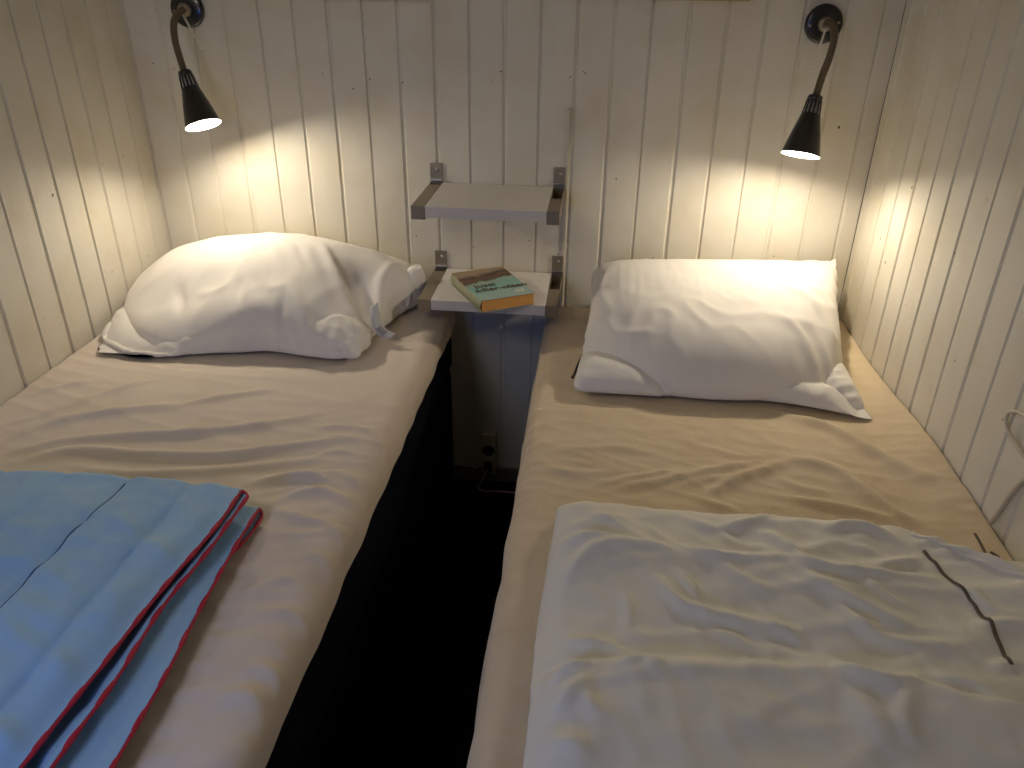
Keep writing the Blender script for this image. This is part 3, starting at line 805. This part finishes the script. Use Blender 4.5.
bm = bmesh.new(); box(bm, -W / 2, W / 2, -L / 2, L / 2, T - .0012, T, .0003); fc = from_bm('front_cover', bm, cm, bk)
bm = bmesh.new(); box(bm, -W / 2, W / 2, -L / 2, L / 2, 0, .0012, .0003); from_bm('back_cover', bm, M['spine'], bk)
bm = bmesh.new()
X = np.array([[(-W / 2 + .004 - .006 * math.sin(PI * k / 10), y, T * k / 10) for y in (L / 2, -L / 2)] for k in range(11)])
nx = X.copy(); nx[..., 0] += .0012
grid_faces(bm, X); grid_faces(bm, nx, True)
from_bm('spine', bm, M['spine'], bk)
def words(txt, x, y, size, m, parent):
    cu = bpy.data.curves.new('lettering', 'FONT'); cu.body = txt; cu.size = size; cu.extrude = .0002; cu.offset = .0006
    cu.materials.append(m)
    o = bpy.data.objects.new('lettering', cu); o.location = (x, y, T + .0003); C.objects.link(o); bpy.context.view_layer.update()
    me = bpy.data.meshes.new_from_object(o); bpy.data.objects.remove(o)
    o = bpy.data.objects.new('lettering', me); o.location = (x, y, T + .0003); link(o, parent); return o
words('jussi', -.058, -.024, .036, M['lettering'], fc)
words('adler-olsen', -.068, -.055, .034, M['lettering'], fc)
bm = bmesh.new()
for k in range(6): lathe(bm, (.048 + .010 * math.cos(k * PI / 3), -.080 + .008 * math.sin(k * PI / 3), T), (0, 0, 1), [(0, .004), (.0003, .004)], 10)
from_bm('cover_badge', bm, M['white_plastic'], fc)

# ------------------------------------------------------------------ reading lamps
def make_lamp(cx, cz, neck, tip, axis, switch, label, power):
    t = thing('wall_lamp', label, 'lamp', (cx, 0, cz), 'reading lamps on the back wall')
    o = Vector((cx, 0, cz)); L = lambda p: tuple(Vector(p) - o)
    bm = bmesh.new(); lathe(bm, (0, -.0005, 0), (0, -1, 0), [(0, .0445), (.005, .0465), (.011, .045), (.0145, .040), (.016, .02)], 48); mp = from_bm('mount_plate', bm, M['lampblack'], t)
    for s in (-1, 1):
        bm = bmesh.new(); lathe(bm, (s * .034, -.0145, .004 * s), (0, -1, 0), [(0, .004), (.0015, .0035), (.002, .002)], 12); from_bm('screw', bm, M['hub'], mp)
    bm = bmesh.new(); lathe(bm, (0, -.016, 0), (0, -1, 0), [(0, .018), (.012, .018), (.020, .015), (.022, .010)], 28); from_bm('hub', bm, M['hub'], t)
    bm = bmesh.new(); tube(bm, [L(p) for p in neck], .0088, 12, n=60); from_bm('gooseneck', bm, M['neck'], t)
    bm = bmesh.new(); tube(bm, [L(p) for p in switch], .0028, 8); lathe(bm, L(switch[-1]), Vector(switch[-1]) - Vector(switch[-2]), [(-.001, .003), (.004, .0042), (.006, .003)], 10)
    from_bm('pull_switch', bm, M['white_plastic'], t, label='thin white pull switch')
    ax = Vector(axis).normalized(); tp = Vector(L(tip))
    # cap, slotted collar, cone
    bm = bmesh.new(); lathe(bm, tp, ax, [(-.002, .008), (0, .0155), (.004, .0175), (.013, .0175), (.0135, .016)], 28)
    u, v = frame_of(ax)
    lathe(bm, tp, ax, [(.013, .012), (.043, .0165)], 24)
    for k in range(12):
        a = 2 * PI * k / 12; d = u * math.cos(a) + v * math.sin(a)
        tube(bm, [tuple(tp + ax * .012 + d * .0165), tuple(tp + ax * .044 + d * .0205)], .0024, 6, n=4)
    from_bm('slotted_collar', bm, M['lampblack'], t)
    bm = bmesh.new()
    for k in range(12):
        a = 2 * PI * (k + .5) / 12; d = u * math.cos(a) + v * math.sin(a)
        tube(bm, [tuple(tp + ax * .014 + d * .0158), tuple(tp + ax * .042 + d * .0193)], .0017, 6, n=4)
    from_bm('collar_slot_light', bm, M['slot'], t, label='pale bars painting the light in the collar slots')
    bm = bmesh.new(); lathe(bm, tp, ax, [(.043, .0205), (.046, .0228), (.090, .0345), (.142, .0465)], 48, cap=False)
    sh = from_bm('shade', bm, M['lampblack'], t, True)
    bm = bmesh.new(); lathe(bm, tp, ax, [(.0435, .001), (.0435, .019), (.046, .0218), (.090, .0335), (.1418, .0456), (.142, .0465)], 48, cap=False)
    from_bm('reflector', bm, M['lampwhite'], sh, True, label='white inside of the shade')
    bm = bmesh.new(); lathe(bm, tp, ax, [(.0436, .0120), (.062, .0120), (.066, .011)], 20); from_bm('bulb_socket', bm, M['white_plastic'], t)
    bm = bmesh.new(); lathe(bm, tp, ax, [(.066, .010), (.072, .013), (.084, .0195), (.097, .022), (.106, .0195), (.113, .011), (.116, .001)], 24, cap=False)
    from_bm('bulb', bm, M['bulb'], t, True)
    ld = bpy.data.lights.new('lamp_light', 'POINT'); ld.energy = power; ld.color = (1, .895, .73); ld.shadow_soft_size = .012
    lo_ = bpy.data.objects.new('lamp_light', ld); lo_.location = tp + ax * .1285; C.objects.link(lo_); lo_.parent = t
PW = 5.8
make_lamp(-1.049, 1.392 + ZO,
          [(-1.049, -.034, 1.392 + ZO), (-1.040, -.06, 1.390 + ZO), (-1.042, -.085, 1.382 + ZO), (-1.039, -.115, 1.362 + ZO), (-1.030, -.14, 1.326 + ZO), (-1.020, -.152, 1.292 + ZO), (-1.011, -.160, 1.261 + ZO), (-1.008, -.162, 1.254 + ZO)],
          (-1.0075, -.1625, 1.254 + ZO), (.34, -.29, -.90),
          [(-1.051, -.036, 1.386 + ZO), (-1.03, -.044, 1.345 + ZO), (-1.006, -.05, 1.305 + ZO)],
          'black cone reading lamp on the back wall above the left pillow', PW)
make_lamp(.616, 1.386 + ZO,
          [(.616, -.034, 1.386 + ZO), (.615, -.055, 1.391 + ZO), (.620, -.08, 1.385 + ZO), (.621, -.11, 1.363 + ZO), (.613, -.135, 1.325 + ZO), (.600, -.15, 1.282 + ZO), (.592, -.160, 1.244 + ZO), (.590, -.162, 1.237 + ZO)],
          (.5895, -.1625, 1.236 + ZO), (-.15, -.30, -.93),
          [(.616, -.036, 1.378 + ZO), (.606, -.046, 1.335 + ZO), (.592, -.052, 1.295 + ZO)],
          'black cone reading lamp on the back wall above the right pillow', PW)

# ------------------------------------------------------------------ small fittings
t = thing('power_outlet', 'twin wall outlet low between the two beds', 'outlet', (-.232, 0, .045 + ZO))
bm = bmesh.new(); box(bm, -.024, .024, -.032, -.0005, -.075, .085, .004); from_bm('outlet_body', bm, M['outlet'], t)
for zz in (.022, -.035):
    bm = bmesh.new(); lathe(bm, (0, -.0322, zz), (0, -1, 0), [(0, .0205), (.002, .0205), (.0022, .017), (.0005, .0165), (.0003, .001)], 28); so = from_bm('socket', bm, M['outlet_dark'] if zz > 0 else M['outlet'], t)
    for s in (-1, 1):
        bm = bmesh.new(); lathe(bm, (s * .008, -.0328, zz), (0, -1, 0), [(0, .0025), (.001, .0025)], 10); from_bm('socket_hole', bm, M['outlet_dark'], so)
bm = bmesh.new(); box(bm, -.013, .013, -.060, -.0345, -.052, -.020, .005); from_bm('plug', bm, M['outlet_dark'], t)

def cable(name, pts, r, m, label, **k):
    bm = bmesh.new(); tube(bm, pts, r, 10, n=80); return from_bm(name, bm, m, None, True, label=label, cat='cable', **k)
cable('power_cable', [(-.232, -.064, .012 + ZO), (-.25, -.075, -.03 + ZO), (-.262, -.08, -.052 + ZO), (-.24, -.085, -.062 + ZO), (-.2, -.09, -.055 + ZO), (-.15, -.1, -.048 + ZO), (-.09, -.13, -.03 + ZO), (-.0, -.16, -.02 + ZO)], .0032, M['pinkcord'], 'thin pinkish cable looping from the outlet to the right bed')
cable('wall_cable', [(-.42, -.018, -.005 + ZO), (-.33, -.018, -.008 + ZO), (-.27, -.02, -.012 + ZO)], .004, M['cord'], 'pale cable clipped along the wall left of the outlet')
bm = bmesh.new(); tube(bm, [(-.0085, -.004, 1.16 + ZO), (-.0085, -.004, .6 + ZO), (-.0085, -.004, .057)], .0022, 8, n=10)
lathe(bm, (-.0085, -.0006, 1.16 + ZO), (0, -1, 0), [(0, .006), (.006, .006), (.008, .003)], 12)
from_bm('painted_cable', bm, M['cord'], None, True, label='white painted cable running down the back boards right of the shelves', cat='cable')
cable('hanging_cable', [(.800, -1.30, 1.02 + ZO), (.798, -1.16, .93 + ZO), (.797, -1.06, .868 + ZO), (.796, -1.02, .856 + ZO), (.796, -.998, .838 + ZO), (.796, -1.01, .818 + ZO), (.797, -1.05, .808 + ZO), (.799, -1.12, .80 + ZO), (.800, -1.22, .80 + ZO)],
      .0032, M['cord'], 'thin pale cable curled in a loop against the right wall')
cable('lower_wall_cable', [(.800, -1.30, .99 + ZO), (.800, -1.16, .85 + ZO), (.800, -1.09, .76 + ZO), (.800, -1.062, .68 + ZO), (.800, -1.05, .648 + ZO)], .0042, M['cord'],
      'pale cable running slantwise down the right wall to the mattress')

def make_picture(x0, x1, z, label):
    t = thing('picture_frame', label, 'picture', ((x0 + x1) / 2, 0, z)); hw = (x1 - x0) / 2; h = .36
    bm = bmesh.new()
    box(bm, -hw, hw, -.022, -.0005, 0, .02, .001); box(bm, -hw, hw, -.022, -.0005, h - .02, h, .001)
    box(bm, -hw, -hw + .02, -.022, -.0005, .0201, h - .0201, .001); box(bm, hw - .02, hw, -.022, -.0005, .0201, h - .0201, .001)
    f = from_bm('frame', bm, M['frame'], t)
    bm = bmesh.new(); box(bm, -hw + .02, hw - .02, -.012, -.002, .02, h - .02); from_bm('picture_sheet', bm, M['canvas'], t)
make_picture(-.855, -.385, 1.424 + ZO, 'framed picture above the left bed, cut off by the top edge')
make_picture(-.025, .425, 1.434 + ZO, 'framed picture above the right bed, cut off by the top edge')

# ------------------------------------------------------------------ light
w = bpy.data.worlds.new('world'); bpy.context.scene.world = w; w.use_nodes = True
bg = w.node_tree.nodes['Background']; bg.inputs[0].default_value = (1, .9, .8, 1); bg.inputs[1].default_value = .05
def area(name, loc, target, sx, sy, col, e):
    d = bpy.data.lights.new(name, 'AREA'); d.shape = 'RECTANGLE'; d.size = sx; d.size_y = sy; d.color = col; d.energy = e
    o = bpy.data.objects.new(name, d); C.objects.link(o); o.location = loc
    o.rotation_euler = (Vector(target) - Vector(loc)).to_track_quat('-Z', 'Y').to_euler(); return o
area('window_daylight', (-.62, -2.5, 1.22), (-.45, -1.6, .65), .3, .3, (.13, .32, 1), 3.2)
area('warm_ambient_fill', (-.8, -2.2, 2.2), (-.2, -1.0, .9), .5, .5, (1, .91, .79), 5.8)  # added fill for the warm ambient light, the room has no such lamp

# ------------------------------------------------------------------ camera
cam = bpy.data.cameras.new('camera'); co = bpy.data.objects.new('camera', cam); C.objects.link(co)
yaw, pitch, roll, f = .1012, .4869, .0131, 792.2
co.location = (.0707, -2.2565, 1.5084 + ZO)
ca, sa, cb, sb, cc, sc = math.cos(yaw), math.sin(yaw), math.cos(pitch), math.sin(pitch), math.cos(roll), math.sin(roll)
right = Vector((ca, sa, 0)); fw0 = Vector((-sa, ca, 0)); fwd = fw0 * cb + Vector((0, 0, -sb)); up = fw0 * sb + Vector((0, 0, cb))
r2 = right * cc + up * sc; u2 = -right * sc + up * cc
Rm = Matrix((r2, u2, -fwd)).transposed()
co.rotation_euler = Rm.to_euler()
cam.sensor_width = 36; cam.lens = f / 1024 * 36; cam.clip_start = .01
sc_ = bpy.context.scene; sc_.camera = co
vs = sc_.view_settings; vs.view_transform = 'Standard'; vs.look = 'None'; vs.gamma = 1; vs.use_curve_mapping = False
vs.exposure = 0.15
